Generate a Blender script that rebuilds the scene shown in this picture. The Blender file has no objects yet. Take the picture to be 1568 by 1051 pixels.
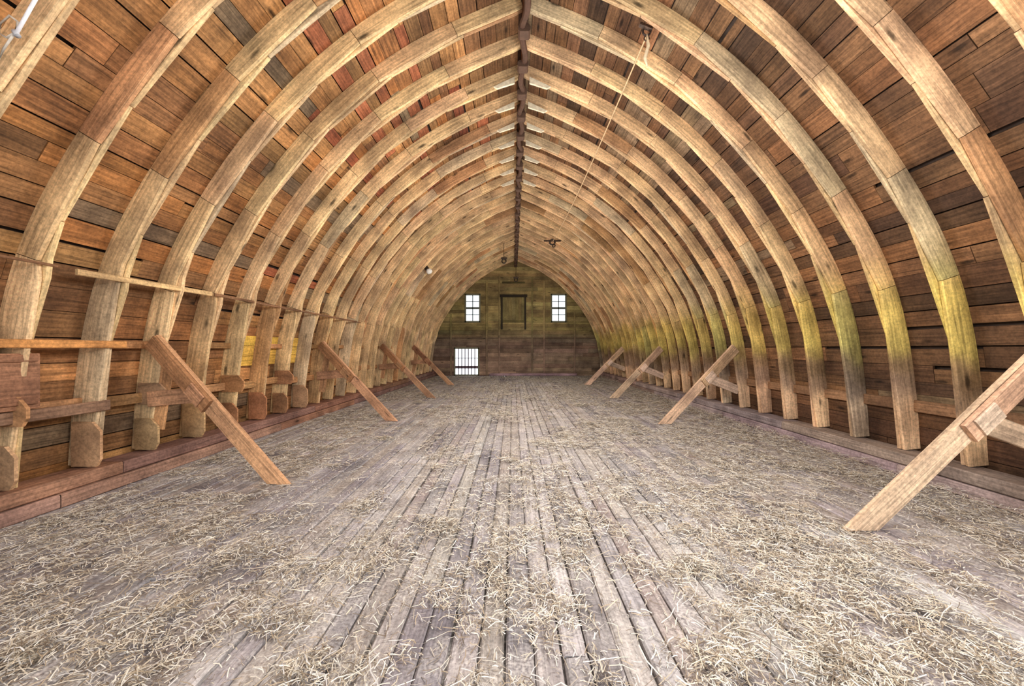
import bpy, math, random
import numpy as np
from mathutils import Vector, Matrix, noise
random.seed(7)
rng=np.random.default_rng(5)
scene=bpy.context.scene
CX=0.15            # barn centre line
YE=20.3            # end wall
YB=-2.6            # rear edge
PITCH=0.635

def lin(c):
    c=c/255.0
    return c/12.92 if c<=0.04045 else ((c+0.055)/1.055)**2.4
def S(r,g,b): return (lin(r),lin(g),lin(b),1.0)
def jit(c,a=0.12,h=0.05):
    k=1+random.uniform(-a,a)
    return tuple(max(0,c[i]*k*(1+random.uniform(-h,h))) for i in range(3))+(1,)

# ---------------------------------------------------------------- builder
class B:
    def __init__(s): s.v=[];s.f=[];s.uv=[];s.c=[]
    def face(s,pts,uvs,col):
        n=len(s.v); s.v.extend(pts); s.f.append(tuple(range(n,n+len(pts))))
        s.uv.extend(uvs); s.c.extend([col]*len(pts))
    def sweep(s,rings,us,col,cap=True):
        """rings: list of closed rings (same count), us: length coordinate"""
        n0=len(s.v); k=len(rings[0]); u0=random.uniform(0,50); v0=random.uniform(0,50)
        for r in rings: s.v.extend([tuple(p) for p in r])
        per=[0]
        for i in range(k): per.append(per[-1]+(Vector(rings[0][(i+1)%k])-Vector(rings[0][i])).length)
        for j in range(len(rings)-1):
            for i in range(k):
                a=n0+j*k+i; b=n0+j*k+(i+1)%k
                s.f.append((a,b,b+k,a+k))
                s.uv.extend([(u0+us[j],v0+per[i]),(u0+us[j],v0+per[i+1]),(u0+us[j+1],v0+per[i+1]),(u0+us[j+1],v0+per[i])])
                s.c.extend([col]*4)
        if cap:
            a=tuple(n0+i for i in range(k))[::-1]; s.f.append(a); s.uv.extend([(u0+.3*i,v0) for i in range(k)]); s.c.extend([tuple(x*.7 for x in col[:3])+(1,)]*k)
            m=n0+(len(rings)-1)*k
            a=tuple(m+i for i in range(k)); s.f.append(a); s.uv.extend([(u0+.3*i,v0) for i in range(k)]); s.c.extend([tuple(x*.7 for x in col[:3])+(1,)]*k)
    def beam(s,p0,p1,w,t,col,up=(0,0,1),ch=0.006,seg=1,bow=0.0):
        """w: width along side direction, t: thickness along 'up'-ish direction"""
        p0=Vector(p0);p1=Vector(p1);d=(p1-p0);L=d.length;d.normalize()
        up=Vector(up); side=d.cross(up).normalized(); upv=side.cross(d).normalized()
        hw,ht=w/2,t/2; ch=min(ch,hw*.5,ht*.5)
        prof=[(-hw+ch,-ht),(hw-ch,-ht),(hw,-ht+ch),(hw,ht-ch),(hw-ch,ht),(-hw+ch,ht),(-hw,ht-ch),(-hw,-ht+ch)]
        rings=[];us=[]
        for j in range(seg+1):
            q=j/seg; c=p0+d*L*q+upv*bow*math.sin(math.pi*q)
            rings.append([c+side*a+upv*b for a,b in prof]); us.append(L*q)
        s.sweep(rings,us,col)
    def tube(s,pts,r,col,k=8):
        pts=[Vector(p) for p in pts];rings=[];us=[0]
        for i,p in enumerate(pts):
            d=(pts[min(i+1,len(pts)-1)]-pts[max(i-1,0)]).normalized()
            ref=Vector((0,0,1)) if abs(d.z)<.9 else Vector((1,0,0))
            a=d.cross(ref).normalized(); b=a.cross(d).normalized()
            rr=r[i] if isinstance(r,(list,tuple)) else r
            rings.append([p+a*rr*math.cos(2*math.pi*q/k)+b*rr*math.sin(2*math.pi*q/k) for q in range(k)])
            if i: us.append(us[-1]+(p-pts[i-1]).length)
        s.sweep(rings,us,col)
    def obj(s,name,mat,parent=None,smooth=False):
        me=bpy.data.meshes.new(name); me.from_pydata(s.v,[],s.f)
        uvl=me.uv_layers.new(name='UVMap'); uvl.data.foreach_set('uv',np.array(s.uv,dtype=np.float32).ravel())
        ca=me.color_attributes.new('Col','FLOAT_COLOR','CORNER'); ca.data.foreach_set('color',np.array(s.c,dtype=np.float32).ravel())
        if smooth: me.polygons.foreach_set('use_smooth',[True]*len(me.polygons))
        me.materials.append(mat); me.update()
        o=bpy.data.objects.new(name,me); bpy.context.collection.objects.link(o)
        if parent: o.parent=parent
        return o
def empty(name,loc=(0,0,0)):
    e=bpy.data.objects.new(name,None); bpy.context.collection.objects.link(e); e.empty_display_size=.1
    return e

# ---------------------------------------------------------------- materials
def wood(name,rough=.75,gs=(1.6,38),lo=.45,hi=1.35,bump=.35,knots=True,mode=None,cell=None):
    m=bpy.data.materials.new(name); m.use_nodes=True; nt=m.node_tree; N=nt.nodes; Lk=nt.links.new
    bs=N['Principled BSDF']; bs.inputs['Roughness'].default_value=rough
    try: bs.inputs['Specular IOR Level'].default_value=.25
    except: pass
    at=N.new('ShaderNodeAttribute'); at.attribute_name='Col'
    uv=N.new('ShaderNodeUVMap')
    geo=N.new('ShaderNodeNewGeometry')
    mp=N.new('ShaderNodeMapping'); mp.inputs['Scale'].default_value=(gs[0],gs[1],1); Lk(uv.outputs[0],mp.inputs[0])
    n1=N.new('ShaderNodeTexNoise'); n1.inputs['Scale'].default_value=1; n1.inputs['Detail'].default_value=6; n1.inputs['Roughness'].default_value=.65; n1.inputs['Distortion'].default_value=.6
    Lk(mp.outputs[0],n1.inputs['Vector'])
    r1=N.new('ShaderNodeMapRange'); r1.inputs[1].default_value=.3; r1.inputs[2].default_value=.7; r1.inputs[3].default_value=lo; r1.inputs[4].default_value=hi
    Lk(n1.outputs[0],r1.inputs[0])
    def mul(a,b):
        x=N.new('ShaderNodeVectorMath'); x.operation='MULTIPLY'; Lk(a,x.inputs[0]); Lk(b,x.inputs[1]); return x.outputs[0]
    col=mul(at.outputs['Color'],r1.outputs[0])
    # blotches
    n2=N.new('ShaderNodeTexNoise'); n2.inputs['Scale'].default_value=2.3; n2.inputs['Detail'].default_value=5; Lk(geo.outputs['Position'],n2.inputs['Vector'])
    cr=N.new('ShaderNodeValToRGB'); e=cr.color_ramp.elements
    e[0].position=.33; e[0].color=(.62,.58,.56,1); e[1].position=.68; e[1].color=(1.3,1.26,1.18,1)
    Lk(n2.outputs[0],cr.inputs[0]); col=mul(col,cr.outputs[0])
    # dirt / fine specks
    n3=N.new('ShaderNodeTexNoise'); n3.inputs['Scale'].default_value=34; n3.inputs['Detail'].default_value=4; n3.inputs['Roughness'].default_value=.7; Lk(geo.outputs['Position'],n3.inputs['Vector'])
    r3=N.new('ShaderNodeMapRange'); r3.inputs[1].default_value=.32; r3.inputs[2].default_value=.62; r3.inputs[3].default_value=.66; r3.inputs[4].default_value=1.14; Lk(n3.outputs[0],r3.inputs[0])
    col=mul(col,r3.outputs[0])
    if knots:
        mk=N.new('ShaderNodeMapping'); mk.inputs['Scale'].default_value=(1.5,5.5,1); Lk(uv.outputs[0],mk.inputs[0])
        vo=N.new('ShaderNodeTexVoronoi'); vo.inputs['Scale'].default_value=1; Lk(mk.outputs[0],vo.inputs['Vector'])
        rk=N.new('ShaderNodeMapRange'); rk.inputs[1].default_value=.06; rk.inputs[2].default_value=.15; rk.inputs[3].default_value=.25; rk.inputs[4].default_value=1; Lk(vo.outputs['Distance'],rk.inputs[0])
        col=mul(col,rk.outputs[0])
    sep=N.new('ShaderNodeSeparateXYZ'); Lk(geo.outputs['Position'],sep.inputs[0])
    def mixc(f,a,b,bt='MIX'):
        x=N.new('ShaderNodeMix'); x.data_type='RGBA'; x.blend_type=bt
        Lk(f,x.inputs[0]) if not isinstance(f,float) else setattr(x.inputs[0],'default_value',f)
        if hasattr(a,'links'): Lk(a,x.inputs[6])
        else: x.inputs[6].default_value=a
        if hasattr(b,'links'): Lk(b,x.inputs[7])
        else: x.inputs[7].default_value=b
        return x.outputs[2]
    def math_(op,a,b):
        x=N.new('ShaderNodeMath'); x.operation=op
        for i,q in enumerate((a,b)):
            if hasattr(q,'links'): Lk(q,x.inputs[i])
            else: x.inputs[i].default_value=q
        return x.outputs[0]
    if mode=='rib':   # yellow-green and dark bands by height on the lower right-hand side
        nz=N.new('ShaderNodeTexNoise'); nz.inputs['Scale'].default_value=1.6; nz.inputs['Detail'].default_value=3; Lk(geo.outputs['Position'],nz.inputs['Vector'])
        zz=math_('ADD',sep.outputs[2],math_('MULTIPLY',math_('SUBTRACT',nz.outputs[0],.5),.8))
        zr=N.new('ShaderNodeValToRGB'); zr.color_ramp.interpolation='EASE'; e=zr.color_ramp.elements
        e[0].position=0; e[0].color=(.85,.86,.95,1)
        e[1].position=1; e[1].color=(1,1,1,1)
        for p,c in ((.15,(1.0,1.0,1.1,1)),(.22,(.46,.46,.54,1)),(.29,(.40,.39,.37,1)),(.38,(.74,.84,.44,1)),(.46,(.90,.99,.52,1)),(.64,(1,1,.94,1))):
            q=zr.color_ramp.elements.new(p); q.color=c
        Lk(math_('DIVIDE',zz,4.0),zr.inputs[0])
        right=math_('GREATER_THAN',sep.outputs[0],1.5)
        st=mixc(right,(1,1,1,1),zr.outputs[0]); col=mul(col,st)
    if mode=='floor':
        nz=N.new('ShaderNodeTexNoise'); nz.inputs['Scale'].default_value=1.1; nz.inputs['Detail'].default_value=8; nz.inputs['Roughness'].default_value=.72; Lk(geo.outputs['Position'],nz.inputs['Vector'])
        rz=N.new('ShaderNodeMapRange'); rz.inputs[1].default_value=.42; rz.inputs[2].default_value=.60; rz.inputs[3].default_value=0; rz.inputs[4].default_value=.65; Lk(nz.outputs[0],rz.inputs[0])
        nf=N.new('ShaderNodeTexNoise'); nf.inputs['Scale'].default_value=70; nf.inputs['Detail'].default_value=3; Lk(geo.outputs['Position'],nf.inputs['Vector'])
        cf=N.new('ShaderNodeValToRGB'); cf.color_ramp.elements[0].position=.35; cf.color_ramp.elements[0].color=S(112,104,102); cf.color_ramp.elements[1].position=.62; cf.color_ramp.elements[1].color=S(214,207,200); Lk(nf.outputs[0],cf.inputs[0])
        col=mixc(rz.outputs[0],col,cf.outputs[0])
    if mode=='end':
        zr=N.new('ShaderNodeValToRGB'); e=zr.color_ramp.elements
        e[0].position=.0; e[0].color=(1.3,1.15,1.35,1); e[1].position=1; e[1].color=(1.4,1.34,.95,1)
        q=zr.color_ramp.elements.new(.30); q.color=(.95,.84,1.0,1)
        q=zr.color_ramp.elements.new(.40); q.color=(1.2,1.24,.85,1)
        Lk(math_('DIVIDE',sep.outputs[2],6.0),zr.inputs[0]); col=mul(col,zr.outputs[0])
    Lk(col,bs.inputs['Base Color'])
    bp=N.new('ShaderNodeBump'); bp.inputs['Strength'].default_value=bump; bp.inputs['Distance'].default_value=.01
    Lk(math_('ADD',n1.outputs[0],math_('MULTIPLY',n3.outputs[0],.5)),bp.inputs['Height']); Lk(bp.outputs[0],bs.inputs['Normal'])
    return m
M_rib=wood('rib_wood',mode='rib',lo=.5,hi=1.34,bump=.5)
M_skin=wood('sheathing_wood',lo=.38,hi=1.4,bump=.5)
M_floor=wood('floor_wood',mode='floor',gs=(1.2,45),lo=.5,hi=1.35,bump=.6,knots=False)
M_end=wood('endwall_wood',mode='end',lo=.6,hi=1.3)
M_wood=wood('timber',lo=.5,hi=1.3,bump=.5)
def plain(name,rough=.8,metal=0,nlo=.75,nhi=1.15,sc=20):
    m=bpy.data.materials.new(name); m.use_nodes=True; nt=m.node_tree; N=nt.nodes; bs=N['Principled BSDF']
    bs.inputs['Roughness'].default_value=rough; bs.inputs['Metallic'].default_value=metal
    at=N.new('ShaderNodeAttribute'); at.attribute_name='Col'
    n=N.new('ShaderNodeTexNoise'); n.inputs['Scale'].default_value=sc; n.inputs['Detail'].default_value=4
    g=N.new('ShaderNodeNewGeometry'); nt.links.new(g.outputs['Position'],n.inputs['Vector'])
    r=N.new('ShaderNodeMapRange'); r.inputs[1].default_value=.3; r.inputs[2].default_value=.7; r.inputs[3].default_value=nlo; r.inputs[4].default_value=nhi
    nt.links.new(n.outputs[0],r.inputs[0])
    x=N.new('ShaderNodeVectorMath'); x.operation='MULTIPLY'; nt.links.new(at.outputs['Color'],x.inputs[0]); nt.links.new(r.outputs[0],x.inputs[1])
    nt.links.new(x.outputs[0],bs.inputs['Base Color']); return m
M_plain=plain('painted_or_fibre')
M_metal=plain('rusty_metal',.55,.6,.5,1.3,30)
M_straw=plain('straw',.7,0,.8,1.15,9)

# ---------------------------------------------------------------- arch profile
half=[(4.33,0.0),(4.30,0.25),(4.25,.9),(4.15,1.6),(3.98,2.2),(3.69,2.8),(3.20,3.55),(2.62,4.24),(2.05,4.76),(1.38,5.22),(.68,5.57),(0,5.85)]
def catmull(p,n=24):
    out=[];P=[(2*p[0][0]-p[1][0],2*p[0][1]-p[1][1])]+p+[(2*p[-1][0]-p[-2][0],2*p[-1][1]-p[-2][1])]
    for i in range(1,len(P)-2):
        for j in range(n):
            t=j/n;r=[]
            for k in (0,1):
                a,b,c,d=P[i-1][k],P[i][k],P[i+1][k],P[i+2][k]
                r.append(.5*((2*b)+(-a+c)*t+(2*a-5*b+4*c-d)*t*t+(-a+3*b-3*c+d)*t**3))
            out.append(tuple(r))
    out.append(p[-1]); return out
PR=np.array(catmull(half)); seg=np.hypot(*np.diff(PR,axis=0).T); SS=np.concatenate([[0],np.cumsum(seg)]); L=SS[-1]
def P(s): return np.array([np.interp(s,SS,PR[:,0]),np.interp(s,SS,PR[:,1])])
def NRM(s):
    a=P(max(0,s-.15));b=P(min(L,s+.15));t=b-a;t/=np.hypot(*t); return np.array([t[1],-t[0]])
def off(s,o): return P(s)+NRM(s)*o
def s_at_z(z): return float(np.interp(z,PR[:,1],SS))
def W(side,p,y): return Vector((CX+side*p[0],y,p[1]))
RD=.175   # rib depth -> inner face of sheathing
# trim so both sides meet on the centre line
def off_c(s,o):
    q=off(s,o)
    return np.array([max(q[0],0.0),q[1]])

# ---------------------------------------------------------------- ribs
S0=s_at_z(.26)
ribYs=[3.85+PITCH*k for k in range(-9,26)]
def rib(y):
    b=B()
    for side in (-1,1):
        base = S(230,198,152) if side<0 else S(232,196,152)
        for ply in (0,1):
            ya=y-.044+ply*.046; yb=ya+.042
            js=[S0,s_at_z(2.1)+random.uniform(-.05,.05)] if ply==0 else [S0,s_at_z(1.45)+random.uniform(-.1,.1)]
            while js[-1]+1.5<L: js.append(js[-1]+random.uniform(1.05,1.3))
            js.append(L)
            pd=random.uniform(.0,.014)
            for i in range(len(js)-1):
                a=js[i]+(.003 if i else 0); e=js[i+1]-(.003 if i<len(js)-2 else 0)
                n=max(3,int((e-a)/.14)); rings=[];us=[]
                ia=P(a);ie=P(e); dj=random.uniform(-.008,.012)+(pd if ply else -.004)
                for j in range(n+1):
                    q=j/n; s_=a+(e-a)*q
                    inner=P(s_)*.12+(ia+(ie-ia)*q)*.88 - NRM(s_)*dj
                    if side<0 and s_<s_at_z(2.1): inner=inner-NRM(s_)*.03
                    outer=off(s_,RD-.002)
                    if i==len(js)-2:
                        inner[0]=max(inner[0],.026); outer[0]=max(outer[0],.026)
                    c=.006; d=(outer-inner); d/=np.hypot(*d)
                    i2=inner+d*c
                    rings.append([W(side,i2,ya),W(side,outer,ya),W(side,outer,yb),W(side,i2,yb),W(side,inner,yb-c),W(side,inner,ya+c)]); us.append(s_)
                col=jit(base,.14,.035)
                if random.random()<.08: col=jit(S(200,156,112),.1)
                if random.random()<.10: col=jit(S(212,190,156),.1,.02)
                b.sweep(rings,us,col)
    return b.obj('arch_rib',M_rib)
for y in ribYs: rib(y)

# ---------------------------------------------------------------- sheathing
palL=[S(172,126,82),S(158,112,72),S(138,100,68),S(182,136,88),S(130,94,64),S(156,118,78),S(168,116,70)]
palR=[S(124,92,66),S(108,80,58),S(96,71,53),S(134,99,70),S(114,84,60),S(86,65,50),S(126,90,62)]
red=[S(156,92,66),S(140,82,60),S(164,102,72)]
grey=[S(144,122,96),S(126,106,84)]
walls={('w',-1):B(),('w',1):B(),('c',-1):B(),('c',1):B()}
def skin():
    for side in (-1,1):
        s=0.0
        while s<L-.01:
            w=random.choice([.14,.17,.19,.21,.235]); e=min(s+w,L)
            gap=random.choice([.004,.006,.009,.014])
            p0=off_c(s,RD+.001); q0=off_c(s,RD+.024); p0b,q0b=off_c(e,RD+.001),off_c(e,RD+.024)
            z=p0[1]
            y=YB-random.uniform(0,2)
            while y<YE-.02:
                y2=min(YE-.01,y+random.choice([1.27,1.9,2.54,3.17,3.8]))
                ya=max(y,YB)
                if y2-ya>.1:
                    g=gap if random.random()>.12 else random.uniform(.02,.045)
                    p1=p0+(p0b-p0)*(1-g/w); q1=q0+(q0b-q0)*(1-g/w)
                    r=random.random()
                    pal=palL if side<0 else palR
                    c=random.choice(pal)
                    if r<(.22 if (z>4.2 and side<0) else (.03 if side<0 else 0)): c=random.choice(red)
                    elif r>.92: c=random.choice(grey)
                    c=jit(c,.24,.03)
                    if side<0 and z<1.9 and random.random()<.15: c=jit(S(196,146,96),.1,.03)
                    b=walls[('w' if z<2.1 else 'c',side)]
                    t=random.uniform(-.003,.003)
                    rings=[[W(side,p0+NRM(s)*t,yy),W(side,p1+NRM(s)*t,yy),W(side,q1,yy),W(side,q0,yy)] for yy in (ya,y2-.006)]
                    b.sweep(rings,[ya,y2],c)
                y=y2
            s=e
skin()
walls[('w',-1)].obj('wall_left',M_skin); walls[('w',1)].obj('wall_right',M_skin)
c0=walls[('c',-1)]; c1=walls[('c',1)]; n=len(c0.v); c0.v+=c1.v; c0.f+=[tuple(i+n for i in f) for f in c1.f]; c0.uv+=c1.uv; c0.c+=c1.c
c0.obj('ceiling',M_skin)
# yellow boards low on the left wall
b=B()
for (y0,y1) in ((5.85,6.95),(7.0,7.6)):
    for k in range(3):
        h=1.12+k*.155; s_=s_at_z(h); s2=s_at_z(h+.148)
        A=[off(s_,RD-.022),off(s2,RD-.022),off(s2,RD-.004),off(s_,RD-.004)]
        b.sweep([[W(-1,q,yy) for q in A] for yy in (y0,y1)],[y0,y1],jit(S(248,204,100),.05,.03))
b.obj('yellow_patch_boards',M_wood)
# outer roofing layer
b=B()
st=np.linspace(0,L,46); dk=S(60,44,34)
for side in (-1,1):
    for i in range(45):
        p=off_c(st[i],RD+.06);q=off_c(st[i+1],RD+.06)
        b.face([W(side,p,YB),W(side,q,YB),W(side,q,YE+.1),W(side,p,YE+.1)],[(0,0),(0,1),(1,1),(1,0)],dk)
q=off_c(L,RD+.06)
b.face([W(-1,q,YB),W(1,q,YB),W(1,q,YE+.1),W(-1,q,YE+.1)],[(0,0),(0,1),(1,1),(1,0)],dk)
b.obj('roof_covering',M_plain)

# ---------------------------------------------------------------- floor
b=B(); x=CX-4.55
fl=[S(172,168,174),S(154,150,158),S(184,180,184),S(164,156,154),S(176,170,170),S(142,138,145)]
while x<CX+4.55:
    w=random.uniform(.115,.145); y=YB-random.uniform(0,3)
    while y<YE:
        y2=min(YE+.05,y+random.uniform(2.2,4.6)); ya=max(y,YB)
        if y2-ya>.05:
            g=random.uniform(.006,.014); zt=random.uniform(-.007,.004); c=.010
            if random.random()<.06: g=.022
            x0,x1=x,x+w-g; tl=random.uniform(-.005,.005)
            n=max(2,int((y2-ya)/.35)); rings=[];us=[]; y3=y2-random.uniform(.003,.012)
            for j in range(n+1):
                yy=ya+(y3-ya)*j/n; e1=random.uniform(-.003,.003); e2=random.uniform(-.003,.003)
                rings.append([(x0,yy,zt-.03),(x1,yy,zt-.03),(x1+e2,yy,zt-c-tl),(x1-c+e2,yy,zt-tl),(x0+c+e1,yy,zt+tl),(x0+e1,yy,zt-c+tl)]); us.append(yy)
            b.sweep(rings,us,jit(random.choice(fl),.13,.03))
        y=y2
    x+=w
b.face([(CX-4.6,YB,-.032),(CX+4.6,YB,-.032),(CX+4.6,YE+.1,-.032),(CX-4.6,YE+.1,-.032)],[(0,0),(1,0),(1,1),(0,1)],S(58,50,46))
b.obj('floor',M_floor)

# ---------------------------------------------------------------- sill beams (trim)
for side,nm in ((-1,'baseboard_left'),(1,'baseboard_right')):
    b=B()
    cols=[S(160,120,102),S(168,134,120),S(148,116,106)] if side<0 else [S(176,162,162),S(162,142,136),S(170,156,158)]
    for lay in (0,1):
        y=YB-random.uniform(0,2)
        while y<YE-.02:
            y2=min(YE-.02,y+random.uniform(2.8,4.2)); ya=max(y,YB)
            if y2-ya>.1:
                xin=4.12+.02*lay+random.uniform(-.006,.006); xo=4.44
                xc=CX+side*(xin+xo)/2
                b.beam((xc,ya,.065+.127*lay),(xc,y2-.008,.065+.127*lay),xo-xin,.12,jit(random.choice(cols),.12),ch=.01)
            y=y2
    b.obj(nm,M_wood)

# ---------------------------------------------------------------- end wall
wins=[(-2.42,-1.74,2.83,4.18),(2.03,2.71,2.83,4.18),(-2.98,-1.80,.06,1.40)]
hdoor=(-.55,.62,2.75,4.1)
b=B()
endp=[S(136,122,96),S(122,108,84),S(146,130,100),S(112,98,76),S(128,112,88)]
brk=sorted({w_[2] for w_ in wins+[hdoor]}|{w_[3] for w_ in wins+[hdoor]}|{0.0,6.1}); zs=[0.0]
while zs[-1]<6.05:
    nx=zs[-1]+random.choice([.16,.19,.21]); cand=[k for k in brk if zs[-1]+1e-6<k<=nx+.05]
    zs.append(cand[0] if cand else nx)
ZT=[off(s,RD)[1] for s in SS[::6]];XT=[off(s,RD)[0] for s in SS[::6]]
for z,zn in zip(zs[:-1],zs[1:]):
    z2=min(zn-.005,6.08)
    hx=float(np.interp(max(z,0),ZT,XT))
    if z<.3: hx=4.48
    if hx>.02 and z2-z>.01:
        iv=[(CX-hx+.02,CX+hx-.02)]
        for (a,c,lo,hi) in wins+[hdoor]:
            if z2>lo+.01 and z<hi-.01:
                nv=[]
                for (p,q) in iv:
                    if c<=p or a>=q: nv.append((p,q))
                    else:
                        if a>p: nv.append((p,a))
                        if c<q: nv.append((c,q))
                iv=nv
        for p,q in iv:
            b.beam((p,YE+.05,(z+z2)/2),(q,YE+.05,(z+z2)/2),.02,z2-z+.03,S(60,52,40),ch=.001)
            x=p
            while x<q-.01:
                x2=min(q,x+random.uniform(1.6,3.4)); 
                if q-x2<.3: x2=q
                b.beam((x,YE+.012,(z+z2)/2),(x2-.004,YE+.012,(z+z2)/2),.024,z2-z,jit(random.choice(endp),.2),ch=.002)
                x=x2
b.obj('wall_back',M_end)
# vertical stud/batten lines on the end wall
b=B()
for xx,h0,h1,w in ((-1.35,0,4.9,.1),(-.70,0,5.2,.09),(1.0,0,5.1,.09),(1.62,0,4.9,.1),(3.2,0,3.3,.09),(-3.2,0,3.2,.09)):
    b.beam((xx,YE-.025,h0+.01),(xx,YE-.025,h1),.05,w,jit(S(128,114,88),.15),up=(1,0,0))
b.beam((CX-4.2,YE-.02,1.95),(CX+4.2,YE-.02,1.95),.04,.06,S(100,86,68))
b.beam((-1.2,YE-.09,.07),(3.3,YE-.09,.07),.12,.12,S(150,132,130))
b.obj('trim_1',M_end)
# windows
for i,(a,c,lo,hi) in enumerate(wins):
    e=empty('window_%d'%(i+1)); f=B(); wc=S(120,118,96)
    Y=YE-.02
    for xx in (a-.03,c+.03): f.beam((xx,Y,lo-.06),(xx,Y,hi+.06),.05,.08,wc,up=(1,0,0))
    for zz in (lo-.03,hi+.03): f.beam((a-.06,Y,zz),(c+.06,Y,zz),.05,.08,wc)
    if i<2:
        f.beam(((a+c)/2,YE,lo),((a+c)/2,YE,hi),.03,.045,S(70,72,55),up=(1,0,0))
        for k in (1,2,3):
            zz=lo+(hi-lo)*k/4; f.beam((a,YE,zz),(c,YE,zz),.03,.10 if k==2 else .04,S(70,72,55))
    else:
        for k in range(1,7):
            xx=a+(c-a)*k/7; f.beam((xx,YE,lo),(xx,YE,hi),.03,.045,S(120,100,110),up=(1,0,0))
        f.beam((a,YE,lo+.38),(c,YE,lo+.38),.03,.13,S(110,90,100)); f.beam((a,YE,lo+.85),(c,YE,lo+.85),.03,.03,S(120,100,110))
    f.obj('frame',M_plain,e)
# hay door
e=empty('door_1'); f=B(); a,c,lo,hi=hdoor
n=7
for k in range(n):
    xx=a+(c-a)*(k+.5)/n; f.beam((xx,YE+.02,lo),(xx,YE+.02,hi),.03,(c-a)/n-.002,jit(S(112,100,76),.15),up=(1,0,0),ch=.002)
f.beam(((a+c)/2,YE+.075,lo-.06),((a+c)/2,YE+.075,hi+.06),.02,c-a+.1,S(70,60,44),up=(1,0,0))
f.obj('planks',M_end,e); f=B()
for xx in (a-.02,c+.02): f.beam((xx,YE-.05,lo-.35),(xx,YE-.05,hi),.07,.09,S(40,33,26),up=(1,0,0))
f.beam((a-.12,YE-.07,hi+.03),(c+.12,YE-.07,hi+.03),.08,.13,S(34,27,22)); 
f.beam((a+.05,YE-.02,lo+.08),(c-.05,YE-.02,lo+.08),.04,.10,S(90,80,56))
f.beam((a,YE-.03,hi+.72),(c,YE-.03,hi+.72),.05,.08,S(70,64,44))
f.obj('frame',M_end,e)

# ---------------------------------------------------------------- ridge board + hay track
b=B(); y=YB
while y<YE-.05:
    y2=min(YE-.05,y+random.uniform(3,4.4)); b.beam((CX,y,5.88),(CX,y2-.01,5.88),.045,.30,jit(S(104,72,54),.15),up=(0,0,1))
    b.beam((CX,y,6.055),(CX,y2-.01,6.055),.36,.05,jit(S(86,62,48),.15),up=(0,0,1)); y=y2
b.obj('ridge_board',M_wood)
b=B(); pts=[]
zt=5.58; yy=1.0; k=0
while yy<19.9:
    pts.append((CX+.03*math.sin(yy*7),yy,zt+.03*math.cos((yy-3.85)/PITCH*2*math.pi))); yy+=PITCH/6
b.tube(pts,.042,S(88,61,46))
for y in ribYs:
    if y>1: 
        b.tube([(CX+.03,y+.06,5.728),(CX+.07,y+.06,5.66),(CX,y+.06,5.58)],.02,S(80,58,46),6)
        b.beam((CX,y-.03,5.58),(CX,y+.12,5.58),.16,.09,S(90,64,48),ch=.03)
b.obj('hay_carrier_track',M_plain)
# collar gussets at the ridge, bright daylight put into their pale colour
for y in ribYs:
    if 6.2<y<10.5:
        g=B()
        for side in (-1,1):
            A=[(.12,5.79),(.12,5.69),(.40,5.60),(.46,5.63)]
            rings=[[W(side,q,yy_) for q in A] for yy_ in (y-.082,y-.046)]
            g.sweep(rings,[0,.02],S(255,240,208))
        g.obj('ridge_gusset',M_plain)

# ---------------------------------------------------------------- floor braces
def brace(side,yf,Xf,yt,ht,orange):
    """foot on floor at (Xf,yf); top against rib at height ht"""
    sgn=side; b=B()
    px=P(s_at_z(ht)); top=Vector((CX+sgn*(px[0]-.03),yt,ht)); foot=Vector((Xf,yf,.02))
    col=jit(S(204,158,124) if orange else S(230,200,170),.06)
    d=(top-foot); ln=d.length; d.normalize()
    up=Vector((0,0,1)); side_v=d.cross(up).normalized(); upv=side_v.cross(d)
    w=.17; t=.05
    def ring(c,cut=False):
        r=[]
        for a,bb in ((-t/2,-w/2),(t/2,-w/2),(t/2,w/2),(-t/2,w/2)):
            p=c+side_v*a+upv*bb
            if cut:
                k=(0.006-p.z)/d.z; p=p+d*k
            r.append(p)
        return r
    rings=[ring(foot,True),ring(foot+d*.25),ring(foot+d*ln*.5),ring(top)]
    b.sweep(rings,[0,.25,ln*.5,ln],col)
    sv=side_v*(1 if side_v.y>0 else -1)
    # tie from mid brace back to rib foot
    m=foot+d*ln*.60+Vector((0,.055,.0)); q=Vector((CX+sgn*(P(s_at_z(.72))[0]-.02),yt+.055,.84 if side<0 else .60))
    b.beam(m,q,.045,.17,jit(S(196,152,118) if orange else S(222,194,170)),up=(0,0,1))
    # vertical-ish cleat joining brace head and tie
    q3=Vector((CX+sgn*(P(s_at_z(.5))[0]-.08),yt+.1,.5)); 
    if side<0: b.beam(q3,Vector((CX+sgn*(px[0]-.10),yt+.1,ht-.1)),.03,.17,jit(S(190,144,104)),up=(1,0,0))
    # short doubling board along the upper half of the brace
    m2=foot+d*ln*.52-sv*.05
    b.beam(m2,top-sv*.05-d*.02,.04,.17,jit(S(172,124,92) if orange else S(212,180,146)),up=(0,0,1))
    # nailed plate over joint
    c0_=foot+d*ln*.60-sv*.08
    b.beam(c0_-d*.10,c0_+d*.12,.02,.15,jit(S(192,146,112) if orange else S(228,204,182)),up=(0,0,1))
    b.obj('diagonal_brace',M_wood)
for yf,Xf,yt in ((4.07,-2.44,4.36),(7.62,-2.37,8.17),(11.1,-2.31,11.98),(15.0,-2.37,15.79)): brace(-1,yf,Xf,yt,1.50,True)
for yf,Xf,yt in ((3.04,2.71,3.14),(7.3,2.84,7.6),(11.1,2.87,11.4),(15.0,2.85,15.3)): brace(1,yf,Xf,yt,1.42,False)

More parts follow.
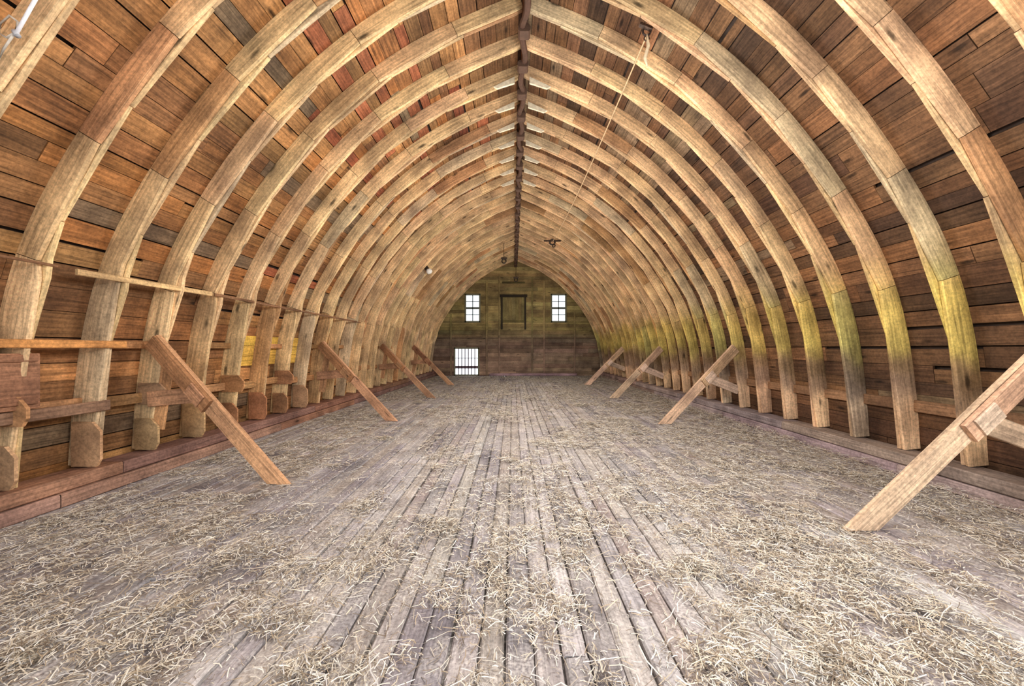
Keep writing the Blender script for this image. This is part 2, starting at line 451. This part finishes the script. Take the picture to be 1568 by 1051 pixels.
# ---------------------------------------------------------------- left wall battens, rails, blocks
def wallx(side,h,ins): return CX+side*(P(s_at_z(h))[0]-ins)
b=B()
b.beam((wallx(-1,2.08,.06),YB,2.10),(wallx(-1,2.08,.06),3.28,2.10),.016,.022,S(150,110,80))
b.beam((wallx(-1,2.08,.065),3.42,2.08),(wallx(-1,2.08,.065),4.95,2.10),.025,.055,S(224,190,140))
b.beam((wallx(-1,2.1,.06),5.0,2.10),(wallx(-1,2.1,.06),9.8,2.06),.02,.035,S(140,104,76))
b.obj('horizontal_batten',M_wood)
b=B(); b.beam((wallx(-1,1.43,.085),YB,1.45),(wallx(-1,1.43,.085),3.98,1.45),.05,.07,S(212,152,92)); 
b.beam((wallx(-1,.85,.08),YB,.85),(wallx(-1,.85,.08),3.9,.85),.04,.10,S(146,116,96))
b.obj('horizontal_rail',M_wood)
# girts let in between the ribs on the left
b=B()
for i,y in enumerate(ribYs[:-1]):
    if y<2.4: continue
    hh=.84+random.uniform(-.05,.05); xx=CX-off(s_at_z(hh),.09)[0]
    b.beam((xx,y+.052,hh),(xx,y+PITCH-.052,hh),.04,.11,jit(S(196,150,106),.15))
    if i%2: xx=CX-off(s_at_z(1.45),.10)[0]; b.beam((xx,y+.052,1.45),(xx,y+PITCH-.052,1.45),.04,.08,jit(S(186,142,98),.15))
b.obj('girt_boards',M_wood)
# small hatch box left of frame
b=B(); xx=wallx(-1,1.1,.07)
b.beam((xx,2.45,1.14),(xx,3.30,1.14),.05,.46,S(174,128,100)); b.beam((xx+.035,2.5,1.33),(xx+.035,3.27,1.33),.02,.06,S(160,116,90)); b.beam((xx+.035,2.5,.98),(xx+.035,3.27,.98),.02,.06,S(160,116,90))
b.obj('feed_hatch',M_wood)
for i,y in enumerate(ribYs):
    if y<2.4: continue
    if y<8:
        b=B()   # rib-foot scab blocks, clipped corners
        for (hh0,hh1,ww) in (((.27,.62,.20),(.78,1.02,.26)) if i%2==0 else ((.27,.70,.22),)):
            x0=CX-P(s_at_z(hh0))[0]-.05; yy_=y-.075
            A=[(x0-.06,hh0),(x0+ww-.04,hh0),(x0+ww,hh0+.07),(x0+ww,hh1-.09),(x0+ww-.08,hh1),(x0-.06,hh1)]
            rings=[[Vector((p[0],q,p[1])) for p in A] for q in (yy_,yy_+.028)]
            b.sweep(rings,[0,.03],jit(random.choice([S(208,156,112),S(194,140,104),S(206,170,130)]),.1))
        b.obj('rib_foot_block',M_wood)
# right lower rail behind ribs
b=B(); xr=CX+off(s_at_z(.72),RD-.03)[0]; b.beam((xr,YB,.76),(xr,11.5,.76),.035,.13,S(150,116,88)); b.obj('horizontal_rail',M_wood)

# ---------------------------------------------------------------- rope, pulley, fixtures
def onprof(xc,dep=0):   # X -> profile point inner
    s=float(np.interp(-abs(xc-CX),-PR[:,0],SS)); p=P(s)-NRM(s)*dep; sg=1 if xc>CX else -1
    return Vector((CX+sg*p[0],0,p[1]))
p=onprof(1.62,.08); q=onprof(1.45,.10)
A=Vector((p.x,4.62,p.z)); C=Vector((q.x,13.9,q.z)); b=B()
pts=[A.lerp(C,t)+Vector((0,0,-.16*math.sin(math.pi*t))) for t in np.linspace(0,1,60)]
b.tube(pts,.010,S(222,190,146),6)
b.tube([A+Vector((0,0,.02)),A+Vector((.02,0,-.12)),A+Vector((-.02,.0,-.26)),A+Vector((.01,0,-.36))],[.012,.022,.022,.006],S(225,205,170),6)
b.obj('hay_rope',M_plain,smooth=True)
def ringpts(c,r,axis=1,n=18):
    o=[]
    for k in range(n+1):
        a=2*math.pi*k/n
        o.append(Vector(c)+ (Vector((math.cos(a)*r,0,math.sin(a)*r)) if axis==1 else Vector((0,math.cos(a)*r,math.sin(a)*r))))
    return o
b=B(); b.tube(ringpts(A+Vector((0,0,.05)),.045),.012,S(70,55,48),6); b.beam(A+Vector((-.09,-.02,.12)),A+Vector((.06,-.02,.06)),.05,.04,S(80,60,48)); b.tube(ringpts(A+Vector((.0,0,-.03)),.03),.008,S(80,60,48),6)
b.obj('rope_pulley',M_metal)
b=B(); b.tube(ringpts(C,.09),.03,S(70,60,52),8); b.beam(C+Vector((-.3,0,.05)),C+Vector((.3,0,.05)),.05,.05,S(90,70,56)); b.tube(ringpts(C+Vector((.05,0,-.12)),.05),.02,S(60,50,45),6)
b.obj('hay_pulley',M_metal)
# hanging hay carrier near the ridge far away
for (x,z,y,nm) in ((-.35,4.95,15.5,'hay_hook'),(CX,4.75,18.6,'hay_carrier')):
    b=B(); b.tube([(x,y,z+.62),(x,y,z)],.012,S(60,48,40),6); b.tube(ringpts((x,y,z-.08),.08),.025,S(60,50,42),8); b.beam((x-.12,y,z+.03),(x+.12,y,z+.03),.06,.07,S(70,55,44)); b.obj(nm,M_metal)
# lamp on the left ribs
q=onprof(-2.75,.06); e=empty('barn_lamp'); Y=12.4
b=B(); c=Vector((q.x,Y,q.z)); b.tube([c+Vector((-.07,0,.12)),c+Vector((.02,0,.0))],.07,S(60,50,44),10); b.obj('socket',M_metal,e)
b=B(); b.tube([c+Vector((.0,-.01,.02)),c+Vector((.05,-.02,-.03)),c+Vector((.09,-.03,-.08)),c+Vector((.11,-.03,-.11))],[.05,.10,.09,.02],S(250,248,240),12); b.obj('bulb',M_plain,e,smooth=True)
# white rod and looped cord, upper left
b=B(); c=Vector((-3.14,2.47,3.38)); b.tube([c,c+Vector((.17,-.02,.24))],.010,S(240,240,245),8)
b.tube([c+Vector((.02,0,0)),c+Vector((.0,0,.03))],.016,S(200,200,205),8); 
lp=[c+Vector(v) for v in ((-.13,.0,-.30),(-.12,0,-.2),(-.07,0,-.08),(.0,0,.02),(.02,0,.09),(-.03,0,.13),(-.09,0,.08),(-.10,0,.02),(-.05,0,-.01),(.0,0,.02))]
b.tube(lp,.007,S(225,215,200),6); b.obj('cord_with_hook',M_plain,smooth=True)

# ---------------------------------------------------------------- straw
def straw(N,seedv,name,ymax=19.8):
    u=rng.random(N*7); Y=.7+(ymax-.7)*u**1.9; X=CX+rng.uniform(-4.05,4.05,N*7)
    keep=[];hh=[]
    for i in range(N*7):
        v=noise.fractal(Vector((X[i]*.85+3,Y[i]*.55+seedv,0)),1.0,2.0,5)
        v2=noise.noise(Vector((X[i]*4.2,Y[i]*4.2,7)))
        k=.15+ 1.0*v+.8*v2 + .26*min(1,max(0,(X[i]-.4)/1.2))+ .10*(X[i]<-2.6)
        a=abs(X[i]-CX)
        if a>3.3: k+=(.6 if X[i]>0 else .22)*(a-3.3)/.5
        if rng.random()<max(.07,k): keep.append(i); hh.append(max(0,v2)*.06+(max(0,a-3.3)*.10 if X[i]>0 else 0))
        if len(keep)>=N: break
    X=list(X[keep]);Y=list(Y[keep])
    # loose tufts of hay
    tufts=[(.95,2.45),(-2.4,1.98),(1.9,2.03),(2.3,1.75),(2.7,2.3),(1.45,1.75),(-1.9,2.7),(-2.9,2.9),(3.1,3.9),(3.4,4.6),(2.4,4.2),(.3,2.1),(-.4,3.0),(-.9,1.7),(3.6,6.0),(1.6,3.2)]
    for _ in range(70): tufts.append((rng.uniform(-3.6,3.9),1.2+10*rng.random()**1.6))
    for tx,ty in tufts:
        m=int(rng.integers(120,420)); r=rng.uniform(.06,.17)
        dx=rng.normal(0,r,m);dy=rng.normal(0,r,m)
        for k in range(m):
            xx=min(max(tx+dx[k],CX-4.05),CX+4.05)
            X.append(xx);Y.append(ty+dy[k]);hh.append(.055*math.exp(-(dx[k]**2+dy[k]**2)/(2*r*r)))
    X=np.array(X);Y=np.array(Y);n=len(X); hgt=np.array(hh)
    ln=rng.uniform(.007,.040,n)*np.where(rng.random(n)<.12,2.3,1); wd=rng.uniform(.0008,.0020,n)*(1+Y*.09); ang=rng.uniform(0,2*np.pi,n)
    z0=.006+rng.random(n)*(.008+hgt); tilt=rng.normal(0,.14,n); bend=rng.normal(0,.2,n)
    V=np.zeros((n,6,3))
    for k,t in enumerate((-1,0,1)):
        cx=X+np.cos(ang+bend*t)*ln*t; cy=Y+np.sin(ang+bend*t)*ln*t; cz=np.maximum(z0+tilt*ln*t+ (0.004 if t==0 else 0),.004)
        rx=-np.sin(ang)*wd; ry=np.cos(ang)*wd; rz=wd*.8
        V[:,k*2,0]=cx-rx;V[:,k*2,1]=cy-ry;V[:,k*2,2]=cz
        V[:,k*2+1,0]=cx+rx;V[:,k*2+1,1]=cy+ry;V[:,k*2+1,2]=cz+rz
    base=np.arange(n)[:,None]*6
    F=np.stack([base+np.array([0,1,3,2]),base+np.array([2,3,5,4])],1).reshape(-1,4)
    me=bpy.data.meshes.new(name); me.vertices.add(n*6); me.vertices.foreach_set('co',V.ravel())
    me.loops.add(n*8); me.loops.foreach_set('vertex_index',F.ravel().astype(np.int32))
    me.polygons.add(n*2); me.polygons.foreach_set('loop_start',np.arange(n*2)*4)
    try: me.polygons.foreach_set('loop_total',np.full(n*2,4))
    except Exception: pass
    me.update(calc_edges=True)
    pal=np.array([S(228,219,202),S(214,201,180),S(198,184,162),S(238,232,220),S(168,150,126),S(124,108,92),S(208,203,198)])
    c=pal[rng.integers(0,len(pal),n)]*rng.uniform(.75,1.1,(n,1)); c[:,3]=1
    ca=me.color_attributes.new('Col','FLOAT_COLOR','CORNER'); ca.data.foreach_set('color',np.repeat(c,8,axis=0).astype(np.float32).ravel())
    me.materials.append(M_straw); me.validate()
    o=bpy.data.objects.new(name,me); bpy.context.collection.objects.link(o); print('straw',n)
straw(220000,1.0,'scattered_straw')

# ---------------------------------------------------------------- light
w=bpy.data.worlds.new('World'); scene.world=w; w.use_nodes=True
bg=w.node_tree.nodes['Background']; bg.inputs[0].default_value=(.88,.95,1,1); bg.inputs[1].default_value=1.4
for i,(x,y) in enumerate(((2.6,-.8),(.8,2.2),(.3,5.2),(.3,8.4),(.3,11.6),(.3,14.8),(.3,17.8))):  # added fill points, unseen, to even out the light along the loft
    l=bpy.data.lights.new('fill_light','POINT'); l.energy=(270,215,175,130,95,70,38)[i]; l.shadow_soft_size=.45; l.color=(1,.985,.96) if i<3 else (1,.93,.84)
    o=bpy.data.objects.new('fill_light',l); bpy.context.collection.objects.link(o); o.location=(x,y,2.8)
l=bpy.data.lights.new('daylight','SUN'); l.energy=1.1; l.angle=math.radians(35); l.color=(.92,.96,1)
o=bpy.data.objects.new('daylight',l); bpy.context.collection.objects.link(o); o.rotation_euler=(math.radians(74),0,math.radians(4))

cam=bpy.data.cameras.new('camera'); co=bpy.data.objects.new('camera',cam); bpy.context.collection.objects.link(co)
co.location=(0,0,1.41); co.rotation_euler=(math.radians(90),0,0)
cam.lens=600/1568*36; cam.sensor_width=36; cam.clip_start=.05
cam.shift_x=-.0008; cam.shift_y=.0054
scene.camera=co
scene.view_settings.view_transform='Standard'
scene.view_settings.exposure=0.4
